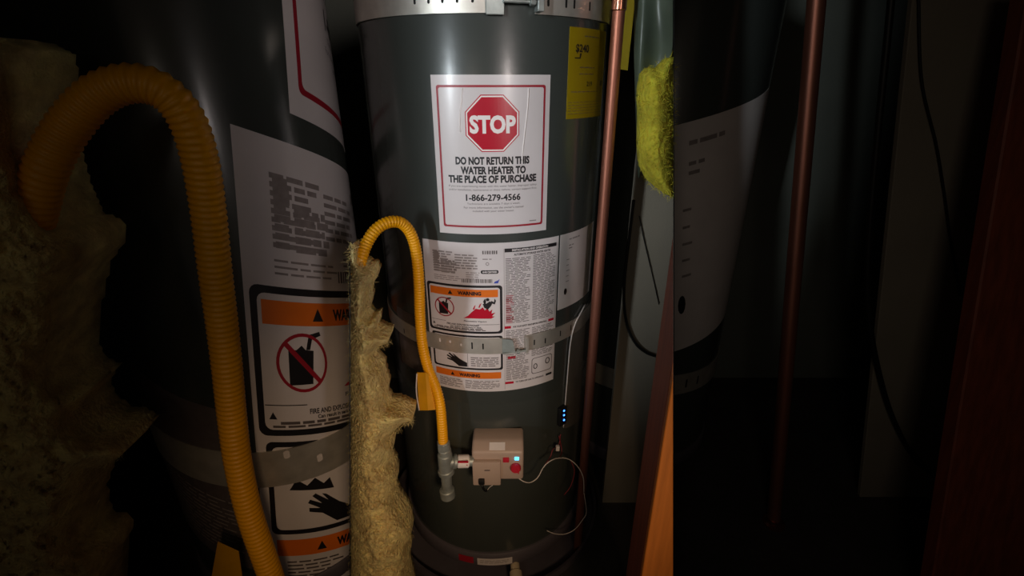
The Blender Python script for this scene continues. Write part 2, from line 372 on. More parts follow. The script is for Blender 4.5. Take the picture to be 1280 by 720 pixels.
def rating_sticker(t, s, full=True):
    O1, O2, O3 = .0006, .0009, .0012
    U0, U1, Z0, Z1 = -.124, .1555, .586, .920
    p = obj('rating_sticker', s.rect(U0, Z0, U1, Z1, O1, base=-.0002), M['paper'], t, True, autosmooth=50, label='white rating and warning sticker')
    # rating table, bar codes
    rnd = random.Random(3)
    obj('rating_table', join(s.lines(-.102, .902, -.06, .857, 9, O2, .62, rnd=rnd), s.lines(-.056, .898, -.012, .866, 6, O2, .5, rnd=rnd)), M['inkgrey'], p)
    obj('printed_smudge', join(s.lines(-.085, .884, -.048, .856, 5, O3, .8, rnd=rnd), s.lines(-.1, .9, -.088, .857, 8, O3, .75, rnd=rnd)), M['inkgrey'], p)
    obj('printed_text', join(s.lines(-.102, .852, -.045, .832+.008, 3, O2, .35, rnd=rnd), s.lines(-.035, .862, -.008, .845, 4, O2, .35, rnd=rnd), s.lines(-.002, .89, .02, .886, 1, O2, .5, rnd=rnd)), M['inkgrey'], p)
    bars = []
    u = -.002
    while u < .024:
        b = rnd.choice((.0008, .0016, .0024)); bars.append(s.rect(u, .898, u+b, .905, O2)); u += b+rnd.choice((.001, .0018))
    u = -.044
    while u < .015:
        b = rnd.choice((.0008, .0016, .0022)); bars.append(s.rect(u, .839, u+b, .847, O2)); u += b+rnd.choice((.0009, .0016))
    obj('bar_code', join(*bars), M['inkdark'], p)
    obj('approval_badge', s.poly(s.rrect_pts(-.006, .858, .028, .8655, .003), O2), M['ink'], p)
    obj('badge_text', s.text('AHRI CERTIFIED', .011, .8618, .028, .0038, O3, .03), M['white'], p)
    obj('approval_mark', s.ring(.007, .8785, .0035, .0035, .0014, O2, 14), M['inkgrey'], p)
    obj('blue_logo', s.poly([(.018, .838), (.027, .838), (.030, .847), (.026, .8435), (.021, .842)], O2), M['blue'], p)
    # warning panel
    obj('warning_frame', s.frame(-.1205, .727, .035, .8335, .0048, .006, O2), M['ink'], p)
    obj('warning_bar', s.rect(-.113, .8085, .0265, .8245, O2), M['orange'], p)
    obj('warning_word', s.text('WARNING', -.030, .8162, .047, .0085, O3, .05), M['ink'], p)
    obj('warning_triangle', s.poly([(-.074, .8118), (-.064, .8118), (-.069, .8208)], O3), M['ink'], p)
    icon_can(s, -.0835, .782, .0215, p, O2)
    fl = [(-.044, .7615), (.012, .7615), (.020, .766), (.014, .767), (.021, .775), (.013, .773), (.015, .782), (.009, .7775), (.005, .786), (.000, .780), (-.004, .787), (-.010, .782), (-.018, .7835), (-.026, .776), (-.034, .767)]
    obj('flame_icon', s.poly(fl, O2), M['red'], p)
    for q in ([(-.024, .782), (-.021, .781), (-.018, .792), (-.021, .789)], [(-.013, .786), (-.010, .786), (-.006, .796), (-.010, .793)]):
        obj('flame_icon', s.poly(q, O2), M['red'], p)
    obj('figure_icon', join(s.poly([(-.001, .786), (.006, .782), (.012, .789), (.016, .797), (.010, .800), (.003, .795), (-.004, .7945)], O3), s.poly([(.003, .8), (.001, .806), (-.003, .800), (-.001, .7935), (.002, .794)], O3),
                            s.poly([(.012, .796), (.020, .793), (.0225, .801), (.0195, .806), (.0185, .798), (.013, .801)], O3), s.poly([(.006+.0036*math.cos(a*.7854), .8035+.0036*math.sin(a*.7854)) for a in range(8)], O3)), M['ink'], p)
    obj('caption_text', s.text('Flammable Vapors', -.020, .7545, .046, .0042, O2, .02), M['ink'], p)
    obj('divider_line', join(s.rect(-.115, .7505, -.082, .7512, O2), s.rect(-.016, .7475, .029, .7482, O2)), M['ink'], p)
    obj('warning_text', join(s.text('FIRE AND EXPLOSION HAZARD', -.046, .7455, .068, .0042, O2, .03), s.text('Can result in serious injury or death.', -.040, .7405, .066, .0042, O2, .03)), M['ink'], p)
    obj('triangle_icon', s.poly([(-.1125, .740), (-.1065, .740), (-.1095, .7455)], O2), M['ink'], p)
    obj('small_print', s.lines(-.110, .736, .026, .7335-.001, 1, O2, .5, rnd=rnd), M['inkdark'], p)
    obj('small_print', s.lines(-.104, .7395, .026, .7345, 1, O2, .45, rnd=rnd), M['inkdark'], p)
    # second panel with the hand, below the strap
    obj('hand_frame', s.frame(-.1165, .640, .035, .722, .0042, .005, O2), M['ink'], p)
    hand = [(-.058, .6465), (-.040, .6465), (-.040, .656), (-.055, .664), (-.068, .674), (-.072, .675), (-.066, .668), (-.078, .676), (-.081, .674), (-.072, .666), (-.083, .671), (-.085, .668), (-.074, .662), (-.084, .6635), (-.084, .660), (-.072, .657)]
    obj('hand_icon', s.poly(hand, O2), M['ink'], p)
    obj('panel_line', s.rect(-.039, .645, -.0382, .717, O2), M['inkdark'], p)
    obj('scald_icon', join(s.poly([(-.1, .681), (-.06, .678), (-.064, .688), (-.07, .684), (-.078, .690), (-.085, .684), (-.094, .69)], O2)), M['ink'], p)
    obj('panel_text', s.lines(-.032, .672, .026, .648, 5, O2, .4, rnd=rnd), M['inkdark'], p)
    obj('warning_bar', s.rect(-.113, .6185, .031, .6345, O2), M['orange'], p)
    obj('warning_word', s.text('WARNING', -.036, .626, .045, .0085, O3, .05), M['ink'], p)
    obj('warning_triangle', s.poly([(-.078, .6222), (-.069, .6222), (-.0735, .6304)], O3), M['ink'], p)
    obj('small_print', join(s.lines(-.105, .614, -.052, .592, 6, O2, .4, rnd=rnd), s.lines(-.046, .614, .028, .592, 6, O2, .4, rnd=rnd)), M['inkdark'], p)
    if not full: return
    # instruction column
    obj('column_edge', join(s.rect(.0385, .59, .0392, .908, O2), s.rect(.152, .59, .1527, .908, O2)), M['inkgrey'], p)
    obj('title_bar', s.rect(.040, .9005, .150, .908, O2), M['ink'], p)
    obj('title_text', s.text('INSTALLATION AND OPERATION', .092, .9042, .075, .0042, O3, .03), M['white'], p)
    obj('subtitle_text', s.text('AUTOMATIC STORAGE WATER HEATER', .097, .895, .078, .0045, O2, .03), M['ink'], p)
    obj('fine_print', s.lines(.0415, .889, .092, .748, 42, O2, .42, rnd=rnd), M['inkdark'], p)
    obj('fine_print', s.lines(.0975, .891, .149, .748, 42, O2, .42, rnd=rnd), M['inkdark'], p)
    obj('fine_print', s.lines(.042, .812, .058, .748, 16, O3, .42, rnd=rnd), M['darkred'], p)
    for a, b, c in ((.0385, .052, .7395), (.136, .150, .7395), (.045, .062, .6675), (.0395, .058, .6055)):
        obj('red_mark', s.rect(a, c-.0028, b, c+.0028, O2), M['red'], p)
    obj('black_mark', s.rect(.134, .6027, .150, .6083, O2), M['ink'], p)
    obj('section_title', s.text('FOR YOUR SAFETY READ BEFORE OPERATING', .094, .7395, .075, .0042, O2, .03), M['ink'], p)
    obj('section_title', s.text('TO TURN OFF GAS TO APPLIANCE', .095, .6055, .066, .0042, O2, .03), M['ink'], p)
    obj('fine_print', s.lines(.0415, .733, .092, .612, 34, O2, .42, rnd=rnd), M['inkdark'], p)
    obj('fine_print', s.lines(.0975, .733, .149, .662, 20, O2, .42, rnd=rnd), M['inkdark'], p)
    obj('valve_diagram', s.frame(.098, .617, .149, .657, .0016, .006, O2), M['inkdark'], p)
    obj('diagram_dial', join(s.ring(.107, .636, .005, .007, .002, O3, 18), s.ring(.137, .642, .006, .008, .0022, O3, 18)), M['ink'], p)

def side_sticker(t, s):
    p = obj('side_sticker', s.rect(.160, .7555, .293, .920, .0006, base=-.0002), M['paper2'], t, True, autosmooth=50, label='plain off-white sticker with a black spot')
    rnd = random.Random(9)
    obj('printed_text', join(s.lines(.185, .909, .225, .905, 1, .0009, .7, rnd=rnd), s.lines(.185, .897, .2, .885, 2, .0009, .4, rnd=rnd), s.lines(.18, .87, .19, .81, 5, .0009, .15, rnd=rnd)), M['inkgrey'], p)
    obj('black_spot', s.poly([(.1805+.0042*math.cos(a*.5236), .7935+.0075*math.sin(a*.5236)) for a in range(12)], .0009), M['ink'], p)
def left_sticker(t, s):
    p = obj('left_sticker', s.rect(-.235, .600, -.135, .742, .0006, base=-.0002), M['inkdark'], t, True, autosmooth=50, label='grey sticker with fine print')  # dark grey base under paler print
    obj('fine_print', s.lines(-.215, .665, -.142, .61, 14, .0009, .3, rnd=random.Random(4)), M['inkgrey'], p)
def pouch(t, s):
    pts = []; V = []; Fs = []; n = 14
    prof = [(.735, .262, .305), (.72, .235, .303), (.70, .215, .302), (.66, .203, .300), (.58, .199, .298), (.50, .196, .296), (.43, .194, .294)]
    for z, a, b in prof:
        for i in range(n+1):
            k = i/n; V.append(s.pt(a+(b-a)*k, z, .004+.012*math.sin(math.pi*k)**.6))
    for j in range(len(prof)-1):
        for i in range(n):
            q = j*(n+1)+i; Fs.append((q, q+1, q+n+2, q+n+1))
    p = obj('document_pouch', (V, Fs), M['pouch'], t, True, label='cloudy plastic pouch')
    obj('pouch_edge_highlight', tube([V[j*(n+1)] for j in range(len(prof))], .0014, .01, 6), M['paper2'], p, True)  # pale tube painting the highlight along the pouch edge

# --- the lit heater
h0, base0 = heater(C0, 'dark green water heater with whole red stop sign sticker and beige gas valve')
s0 = Surf(C0, R)
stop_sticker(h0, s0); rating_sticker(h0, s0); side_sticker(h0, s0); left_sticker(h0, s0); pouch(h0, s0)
eg = obj('energy_label', s0.rect(.1615, 1.136, .2875, 1.2825, .0006, base=-.0002), M['energy'], h0, True, autosmooth=50, label='yellow energy cost label')
obj('price_print', s0.text('$240', .196, 1.250, .037, .0145, .0009, .03), M['ink'], eg)
obj('arrow_print', join(s0.rect(.176, 1.2345, .19, 1.2365, .0009), s0.poly([(.188, 1.2345), (.191, 1.2345), (.194, 1.243), (.189, 1.243)], .0009)), M['ink'], eg)
obj('energy_text', s0.text('219', .223, 1.194, .019, .008, .0009, .02), M['ink'], eg)
obj('small_print', join(s0.lines(.2, 1.272, .25, 1.268, 1, .0009, .4), s0.lines(.19, 1.226, .24, 1.205, 2, .0009, .12), s0.lines(.165, 1.166, .28, 1.142, 5, .0009, .14), s0.lines(.17, 1.184, .26, 1.178, 1, .0009, .2), s0.lines(.268, 1.20, .28, 1.19, 1, .0009, .9)), M['inkdark'], eg)
# marks on the base ring
sb = Surf(C0, R+.008)
obj('base_sticker', sb.rect(-.035, .054, .055, .078, .0006), M['paper2'], base0)
obj('base_plate', sb.rect(-.085, .056, -.045, .079, .0006), M['darkred'], base0)
obj('base_print', join(sb.lines(-.028, .073, .048, .060, 3, .0009, .3)), M['inkgrey'], base0)
dv = obj('drain_valve', join(lathe((C0[0]+.06, C0[1]-.235, .045), (.1, -1, -.12), [(.012, 0), (.012, .03), (.016, .034), (.016, .055), (.012, .058), (.012, .075), (.009, .078)], 20)), M['drain'], h0, True, autosmooth=35, label='ivory drain valve')
# gas control valve
yv = .785
xl, xr = P(590, 575, .80).x, P(654.5, 575, .80).x
zt, zb = P(622, 541, .845).z, P(620, 601, .795).z
vb = bevel(([(xl, .865, zb), (xr, .865, zb), (xr, .865, zt), (xl, .865, zt), (xl, .797, zb), (xr, .797, zb), (xr, .797, zt-.012), (xl, .797, zt-.012), (xl, .822, zt), (xr, .822, zt)],
            [(0, 1, 2, 3), (0, 4, 5, 1), (4, 7, 6, 5), (7, 8, 9, 6), (8, 3, 2, 9), (0, 3, 8, 7, 4), (1, 5, 6, 9, 2)]), .006, 3, 20)
gv = obj('gas_control_valve', vb, M['beige'], h0, True, autosmooth=40, label='beige gas control valve box')
xm = P(626, 590, .795).x; zm = P(605, 575, .795).z; zl = P(605, 607, .788).z
obj('front_cover', bx(((xl+xm)/2+.0005, .7935, (zm+zl)/2), (xm-xl-.001, .012, zm-zl), .003), M['beige'], gv, True, autosmooth=40)
def face(px, py): return P(px, py, .797)
q = face(632.5, 574.5); obj('red_button', bx(q, (.0135, .006, .0125), .0015), M['redp'], gv, True, autosmooth=40)
q = face(646, 573); obj('blue_display', bx(q, (.0095, .004, .008), .001), M['led'], gv)
q = face(644.5, 583.5); kb = obj('red_knob', lathe(q, (0, -1, 0), [(.0105, -.002), (.0115, .001), (.0115, .006), (.0095, .009)], 24), M['redp'], gv, True, autosmooth=35)
obj('knob_pointer', bx(q+Vector((.006, -.008, -.005)), (.003, .004, .012), .0008), M['redp'], gv)
q = P(621.5, 546.5, .815); obj('rating_tag', bevel(([(q.x-.017, .8165, zt-.0022), (q.x+.017, .8165, zt-.0022), (q.x+.017, .8012, zt-.0096), (q.x-.017, .8012, zt-.0096), (q.x-.017, .8168, zt-.0012), (q.x+.017, .8168, zt-.0012), (q.x+.017, .8008, zt-.0086), (q.x-.017, .8008, zt-.0086)], [(0, 1, 2, 3), (4, 7, 6, 5), (0, 4, 5, 1), (1, 5, 6, 2), (2, 6, 7, 3), (3, 7, 4, 0)]), .0002, 1), M['white'], gv)
q = P(609, 588, .787); obj('nameplate', bx(q, (.012, .0016, .002), .0003), M['inkdark'], gv)
q = P(602, 602, .785); pl = obj('plug', bx(q+Vector((0, .001, 0)), (.013, .010, .014), .002), M['blackp'], gv, True, autosmooth=40)
obj('cord', tube([q+Vector((0, 0, -.006)), P(603, 608, .782), P(606, 613, .79), P(609, 613, .80)], .0028, .004, 8), M['blackp'], gv, True)
obj('valve_wire', tube([P(609, 613, .80), P(612, 609, .80), P(616, 606.5, .80)], .0009, .004, 6), M['wire'], gv, True)
# added dark module; its glowing dots paint the reflection of an LED
u, z = hit(700, 518, C0); a = u/R
n = Vector((math.sin(a), -math.cos(a), 0)); c = s0.pt(u, z, .006)
tang = Vector((math.cos(a), math.sin(a), 0))
def obox(c, ax, ay, az, sx, sy, sz, w=.001):
    v, f = bevel(box((-sx/2, -sy/2, -sz/2), (sx/2, sy/2, sz/2)), w, 2)
    return [c+ax*p[0]+ay*p[1]+az*p[2] for p in v], f
sm = obj('dot_module', obox(c, tang, n, Vector((0, 0, 1)), .022, .012, .05, .002), M['blackp'], h0, True, autosmooth=40, label='black module added to carry the blue dots')
for py in (512.5, 518, 524):
    u, z = hit(700, py, C0); obj('led_reflection', lathe(s0.pt(u, z+.005, .012), n, [(.0024, 0), (.0022, .0014), (.001, .002)], 10), M['blue_glint'], sm)
def near(px, py, off):
    u, z = hit(px, py, C0); return s0.pt(u, z, off)
sc = obj('sensor_wire', tube([P(647, 597, .80), P(655, 602, .80), P(663, 603, .81), P(672, 597, .82), P(680, 583, .83), P(690, 575, .84), P(700, 572.5, .86), P(711, 574, .88), P(722, 583, .90), P(729, 597, .91), P(730, 616, .92)], .0012, .006, 6), M['wire'], h0, True, label='thin white sensor wire')
obj('sensor_wire', tube([P(730, 616, .92), P(733, 640, .93), P(728, 650, .92), P(718, 662, .90), P(706, 667.5, .89), P(693, 667, .88), P(683, 663, .88)], .0011, .006, 6), M['wire'], h0, True)
obj('sensor_wire', tube([P(714, 576, .89), P(718, 588, .89), P(716, 600, .89), P(712, 610, .885), P(704, 620, .88)], .0009, .006, 6), M['wirered'], h0, True)
obj('sensor_wire', tube([near(697, 540, .01), near(694, 553, .012), P(691, 562, .87), P(688, 571, .86), P(680, 583, .835)], .0011, .006, 6), M['wirered'], h0, True)
obj('sensor_wire', tube([near(695, 542, .01), near(697, 560, .014), P(699, 572.5, .865)], .0011, .006, 6), M['wirered'], h0, True)
obj('wire_connector', bx(P(697, 560, .885), (.009, .008, .014), .0015), M['wire'], h0)

# --- heaters to either side (dim)
AL = [.0761+.0, 2.314, .4065, -1.8385, -1.00, 3.098]
h1, _b = heater(CL, 'dim dark green water heater with cut-off stickers behind the thick yellow hose')
s1 = Surf(CL, R, AL)
stop_sticker(h1, s1); rating_sticker(h1, s1, False)
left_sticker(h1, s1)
h2, _b = heater(CR, 'dim dark green water heater behind the slanted copper pipe')
s2 = Surf(CR, R, [-.0447, 2.53, -.4814, -2.4936, .70, 3.7758])
side_sticker(h2, s2)
pouch(h2, Surf(CR, R, [.25, 1, -.05, .2, .3, .6]))
# ------------------------------------------------------------------ earthquake straps
def strap(C, z0, z1, segs, label, tilt=0):
    t = thing('earthquake_strap', (C[0], C[1], z0), label, 'strap', 'metal straps around the heaters')
    for a0, a1 in segs:
        V, Fs = [], []; n = max(6, int((a1-a0)/.05))
        for i in range(n+1):
            a = a0+(a1-a0)*i/n; dz = tilt*R*math.sin(a)
            for r, z in ((R+.0012, z0), (R+.0034, z0), (R+.0034, z1), (R+.0012, z1)):
                V.append((C[0]+r*math.sin(a), C[1]-r*math.cos(a), z+dz))
        for i in range(n):
            for k in range(4):
                Fs.append((i*4+k, i*4+(k+1) % 4, i*4+4+(k+1) % 4, i*4+4+k))
        Fs += [(0, 1, 2, 3), (n*4+3, n*4+2, n*4+1, n*4)]
        obj('band', (V, Fs), M['strap'], t, True, autosmooth=35)
    return t
def slot(t, C, u, z, w, h, m='slot', tilt=0):
    s = Surf(C, R)
    obj('slot', s.poly(s.rrect_pts(u-w/2, z-h/2, u+w/2, z+h/2, w*.45, 2), .0037), M[m], t)
# upper strap on the lit heater
uz = lambda x, y: hit(x, y, C0)
uL = uz(612, 12)[0]/R; uR_ = uz(668, 14)[0]/R
st = strap(C0, 1.2965, 1.334, [(-2.9, uL), (uR_, 2.9)], 'bright slotted metal strap around the top of the lit heater')
for px in (520, 537, 554, 572, 591): slot(st, C0, uz(px, 5)[0], 1.318, .0042, .016)
for px in (684, 706, 716, 735): slot(st, C0, uz(px, 8)[0], 1.315, .0042, .014)
a = uL+.03
obj('buckle', bevel(([s0.pt(u, z, o) for u in (uL*R-.006, uL*R+.022) for o in (.0036, .009) for z in (1.2935, 1.334)], [(0, 1, 3, 2), (4, 6, 7, 5), (0, 4, 5, 1), (2, 3, 7, 6), (0, 2, 6, 4), (1, 5, 7, 3)]), .001, 1), M['galv'], st)
obj('bolt', cyl(s0.pt(uL*R+.02, 1.312, .012), s0.pt(uR_*R+.01, 1.312, .012), .0028, 12), M['galv'], st, True, autosmooth=35)
obj('nut', hexnut(s0.pt(uR_*R-.012, 1.312, .012), s0.pt(uR_*R-.004, 1.312, .012), .0062), M['galv'], st)
obj('end_tab', bevel(([s0.pt(u, z, o) for u in (uR_*R-.002, uR_*R+.008) for o in (.0036, .02) for z in (1.2985, 1.332)], [(0, 1, 3, 2), (4, 6, 7, 5), (0, 4, 5, 1), (2, 3, 7, 6), (0, 2, 6, 4), (1, 5, 7, 3)]), .001, 1), M['galv'], st)
# lower strap
lL = uz(630, 432)[0]/R; lR = uz(655, 430)[0]/R
st = strap(C0, .6805, .7165, [(-2.9, lL), (lR, 2.9)], 'slotted metal strap across the warning stickers')
for px, py, w_, h_, m_ in ((551, 424, .004, .009, 'white'), (563.5, 426, .004, .006, 'white'), (577, 430, .003, .006, 'white'), (590.5, 431, .003, .016, 'slot'), (604, 432, .003, .014, 'slot'), (667, 427, .003, .013, 'slot'), (680.5, 425, .003, .013, 'slot'), (699, 416, .003, .014, 'slot'), (712, 409, .003, .014, 'slot'), (507, 413, .003, .012, 'slot')):
    slot(st, C0, hit(px, py, C0)[0], hit(px, py, C0)[1], w_, h_, m_)
fold = [s0.pt(lL*R-.004, .7165, .004), s0.pt(lL*R-.004, .6805, .004), s0.pt(lL*R+.022, .684, .012), s0.pt(lL*R+.016, .715, .010)]
fold2 = [p+Vector((0, -.0016, 0)) for p in fold]
obj('folded_end', (fold+fold2, [(0, 1, 2, 3), (7, 6, 5, 4), (0, 4, 5, 1), (1, 5, 6, 2), (2, 6, 7, 3), (3, 7, 4, 0)]), M['galv'], st)
b0, b1 = s0.pt(lL*R-.002, .6845, .011), s0.pt(lR*R+.004, .6865, .011)
obj('bolt', cyl(b0, b1, .0024, 10), M['galv'], st, True, autosmooth=35)
mid = b0.lerp(b1, .55); obj('nut', hexnut(mid, mid+(b1-b0).normalized()*.006, .0058), M['galv'], st)
obj('end_tab', bevel(([s0.pt(u, z, o) for u in (lR*R, lR*R+.006) for o in (.0036, .014) for z in (.681, .716)], [(0, 1, 3, 2), (4, 6, 7, 5), (0, 4, 5, 1), (2, 3, 7, 6), (0, 2, 6, 4), (1, 5, 7, 3)]), .001, 1), M['strap'], st)
# straps on the dim heaters
u, z = hit(375, 560, CL)
st = strap(CL, z-.055, z+.04, [(-2.9, 2.9)], 'wide dim strap on the heater behind the thick yellow hose', -.22)
for px, py in ((358, 567), (399, 571)):
    u, z = hit(px, py, CL); obj('slot', Surf(CL, R).poly(Surf(CL, R).rrect_pts(u-.006, z-.010, u+.006, z+.010, .004, 2), .0037), M['paper2'], st)
u, z = hit(890, 460, CR)
st = strap(CR, z-.04, z+.03, [(-2.9, 2.9)], 'dim metal strap on the heater behind the slanted copper pipe')
for px in (855, 868): slot(st, CR, hit(px, 490, CR)[0], z-.005, .006, .03)
# ------------------------------------------------------------------ drain pan
dp = lathe((C0[0], C0[1], 0), (0, 0, 1), [(.30, .001), (.302, .03), (.310, .033), (.310, .03), (.306, .028), (.305, .0)], 64)
dp = (dp[0], [f for f in dp[1] if len(f) == 4]); k = len(dp[0])
obj_pan = obj('drain_pan', join(dp, lathe((C0[0], C0[1], 0), (0, 0, 1), [(.304, -.0), (.304, .002)], 64)), M['pan'], None, True, origin=(C0[0], C0[1], 0), autosmooth=35)
tag(obj_pan, 'shallow round grey drain pan under the lit heater', 'drain pan')

# ------------------------------------------------------------------ hoses
def hose(pts, r, pitch, depth, n=14):
    path = spline(pts, pitch/4)
    pr = (1, .55, 0, .55)
    return sweep(path, lambda i: r-depth+depth*pr[i % 4], n)
tee_top = P(554, 556, .79)
hp = [P(446, 345, .74), P(451.5, 324, .755), P(458, 305, .77), P(470, 287, .785), P(485, 278, .80), P(500, 278, .815), P(511, 288, .825), P(518, 305, .83), P(522, 330, .83), P(524, 360, .83), P(525, 395, .83), P(528, 430, .828), P(535, 460, .822), P(544, 482, .81), P(550, 505, .80), P(552.5, 530, .793), tee_top]
g = thing('gas_hose', tee_top, 'bright yellow corrugated gas hose running down to the grey tee fitting', 'hose', 'yellow gas hoses')
obj('hose', hose(hp, .0108, .0055, .0016), M['hose'], g, True)
obj('end_nut', join(hexnut(tee_top+Vector((0, 0, -.012)), tee_top+Vector((0, 0, .008)), .0135)), M['galv'], g)
tg = [P(521, 466, .815), P(540, 470, .812), P(546, 512, .80), P(524, 513, .80)]
tgm = [P(532, 466, .806), P(535, 513, .792)]
tv = [tg[0], tgm[0], tg[1], tg[3], tgm[1], tg[2]]
tv2 = [p+Vector((0, .002, 0)) for p in tv]
obj('warning_tag', (tv+tv2, [(0, 1, 4, 3), (1, 2, 5, 4), (6, 9, 10, 7), (7, 10, 11, 8), (0, 3, 9, 6), (2, 8, 11, 5), (0, 6, 7, 1), (1, 7, 8, 2), (3, 4, 10, 9), (4, 5, 11, 10)]), M['tag'], g, label='folded yellow warning tag')
obj('tag_edge', tube([P(521, 467, .813), P(520.5, 490, .806), P(524, 513, .798)], .0014, .01, 6), M['paper2'], g, True)
# tee and drip leg
tl = thing('gas_tee_fitting', P(559, 621, .79), 'grey steel tee with drip leg beside the beige gas valve', 'pipe fitting')
pz = lambda py: P(557, py, .79)
def vcyl(py0, py1, r, nm, xpx=557, n=24):
    a_, b_ = P(xpx, py0, .79), P(xpx+1.5, py1, .79); obj(nm, cyl(a_, b_, r, n), M['galv'], tl, True, autosmooth=35)
vcyl(552, 562, .0115, 'union_nut', 555)
vcyl(561, 568, .0135, 'collar', 555.5)
vcyl(567, 588, .0155, 'tee_body', 556)
vcyl(586, 592, .0175, 'tee_rim', 557)
vcyl(591, 613, .0115, 'drip_nipple', 557.5)
vcyl(611, 621, .0165, 'drip_cap', 558.5)
ta, tb = P(557, 577, .79), P(592, 576, .80)
obj('side_nipple', cyl(ta, tb, .0115, 20), M['galv'], tl, True, autosmooth=35)
obj('side_rim', cyl(P(566, 576.7, .792), P(571, 576.6, .794), .0155, 20), M['galv'], tl, True, autosmooth=35)
lb = obj('paper_band', cyl(P(571.5, 576.6, .794), P(586.5, 576.2, .798), .0142, 20), M['white'], tl, True, autosmooth=35, label='white paper band with red print')
obj('red_print', join(bx(P(579, 577.5, .782), (.022, .002, .0045), .0004), bx(P(580, 581, .784), (.016, .002, .002), .0004)), M['red'], lb)

# left hose (thick, dim)
lp = [P(30, 330, .60), P(46, 255, .60), P(60, 205, .60), P(88, 155, .61), P(125, 117, .62), P(165, 104, .63), P(203, 114, .64), P(232, 146, .65), P(249, 195, .66), P(260, 260, .67), P(268, 330, .675), P(277, 400, .68), P(284, 460, .68), P(290, 520, .68), P(298, 580, .675), P(313, 645, .67), P(337, 715, .665), P(352, 760, .66)]
g = thing('gas_hose', lp[-1], 'thick dim yellow corrugated hose arching out of the shadowed insulation', 'hose', 'yellow gas hoses')
endp = lp[-1]
obj('hose', hose(lp+[Vector((endp.x+.01, endp.y, .12)), Vector((endp.x+.01, endp.y, .03))], .0235, .0095, .003, 18), M['hose'], g, True)
obj('end_nut', hexnut(Vector((endp.x+.01, endp.y, 0)), Vector((endp.x+.01, endp.y, .045)), .03), M['galv'], g)
tv = [P(272, 678, .69), P(298, 690, .685), P(305, 740, .67), P(262, 735, .675)]
tv2 = [p+Vector((0, .002, 0)) for p in tv]
obj('warning_tag', (tv+tv2, [(0, 1, 2, 3), (7, 6, 5, 4), (0, 4, 5, 1), (1, 5, 6, 2), (2, 6, 7, 3), (3, 7, 4, 0)]), M['tag'], g)

# ------------------------------------------------------------------ copper pipe beside the lit heater
def pline(px, py, dist):
    r = ray(px, py); k = dist/math.hypot(r.x, r.y); return Vector((r.x*k, r.y*k, 0))
cp = pline(764.5, 130, .955)
pp = thing('copper_pipe', cp, 'vertical copper pipe beside the yellow energy label', 'pipe', 'copper pipes')
obj('pipe', cyl((cp.x, cp.y, 0), (cp.x, cp.y, ZT), .0108, 24), M['copper'], pp, True, autosmooth=35)
zz = ZC+ray(773, 14).z*(cp.y/ray(773, 14).y)
obj('coupling', lathe((cp.x, cp.y, zz), (0, 0, 1), [(.0108, 0), (.0128, .002), (.0128, .045), (.0108, .047)], 24), M['solder'], pp, True, autosmooth=35)
# yellow card tied behind the pipe
y0 = 1.03
cardv = [P(776, -30, y0), P(797, -30, y0), P(784.5, 88, y0), P(771, 86, y0)]
cardv2 = [p+Vector((.001, .003, 0)) for p in cardv]
yc = thing('hanging_card', cardv[3], 'yellow card hanging behind the vertical copper pipe', 'card')
obj('card', (cardv+cardv2, [(0, 1, 2, 3), (7, 6, 5, 4), (0, 4, 5, 1), (1, 5, 6, 2), (2, 6, 7, 3), (3, 7, 4, 0)]), M['energy'], yc)
obj('string', tube([cardv[0].lerp(cardv[1], .5)+Vector((0, -.001, 0)), Vector((cp.x+.004, cp.y+.009, cardv[0].z+.05)), Vector((cp.x, cp.y+.012, cardv[0].z+.06))], .0008, .006, 6), M['wire'], yc)
# slanted copper pipe on the dim right side
a, b = P(1024, -40, 1.12), P(958, 760, 1.0)
d = (b-a); a2 = a-d*((ZT-a.z)/-d.z if d.z else 0); b2 = a+d*(a.z/-d.z)
a2 = a+d*((ZT-a.z)/d.z)
pp = thing('copper_pipe', b2, 'dim slanted copper pipe standing clear of any label', 'pipe', 'copper pipes')
obj('pipe', cyl(b2, a2, .0175, 24), M['copper'], pp, True, autosmooth=35)
fl = b2+(a2-b2).normalized()*.01
obj('floor_flange', lathe((b2.x, b2.y, 0), (0, 0, 1), [(.03, 0), (.03, .006), (.021, .010), (.021, .022)], 24), M['solder'], pp, True, autosmooth=35)

# ------------------------------------------------------------------ thin boards added to cut view and light between the bays
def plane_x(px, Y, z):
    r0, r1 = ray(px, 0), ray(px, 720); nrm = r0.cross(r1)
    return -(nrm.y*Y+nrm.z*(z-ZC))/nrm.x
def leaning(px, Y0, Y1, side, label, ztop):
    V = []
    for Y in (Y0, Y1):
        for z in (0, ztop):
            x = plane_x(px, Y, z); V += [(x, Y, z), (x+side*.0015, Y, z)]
    o = obj('bay_divider', (V, [(0, 1, 3, 2), (4, 6, 7, 5), (0, 4, 5, 1), (2, 3, 7, 6), (0, 2, 6, 4), (1, 5, 7, 3)]), M['board'], None, origin=(V[0][0], Y0, 0))
    return tag(o, label, 'board', 'added black divider sheets')
leaning(438, .60, .84, -1, 'short thin black divider sheet added behind the lit fibreglass batt', .93)
leaning(842, .82, 1.18, 1, 'tall thin black divider sheet added at the edge of the grey drywall return', 1.75)

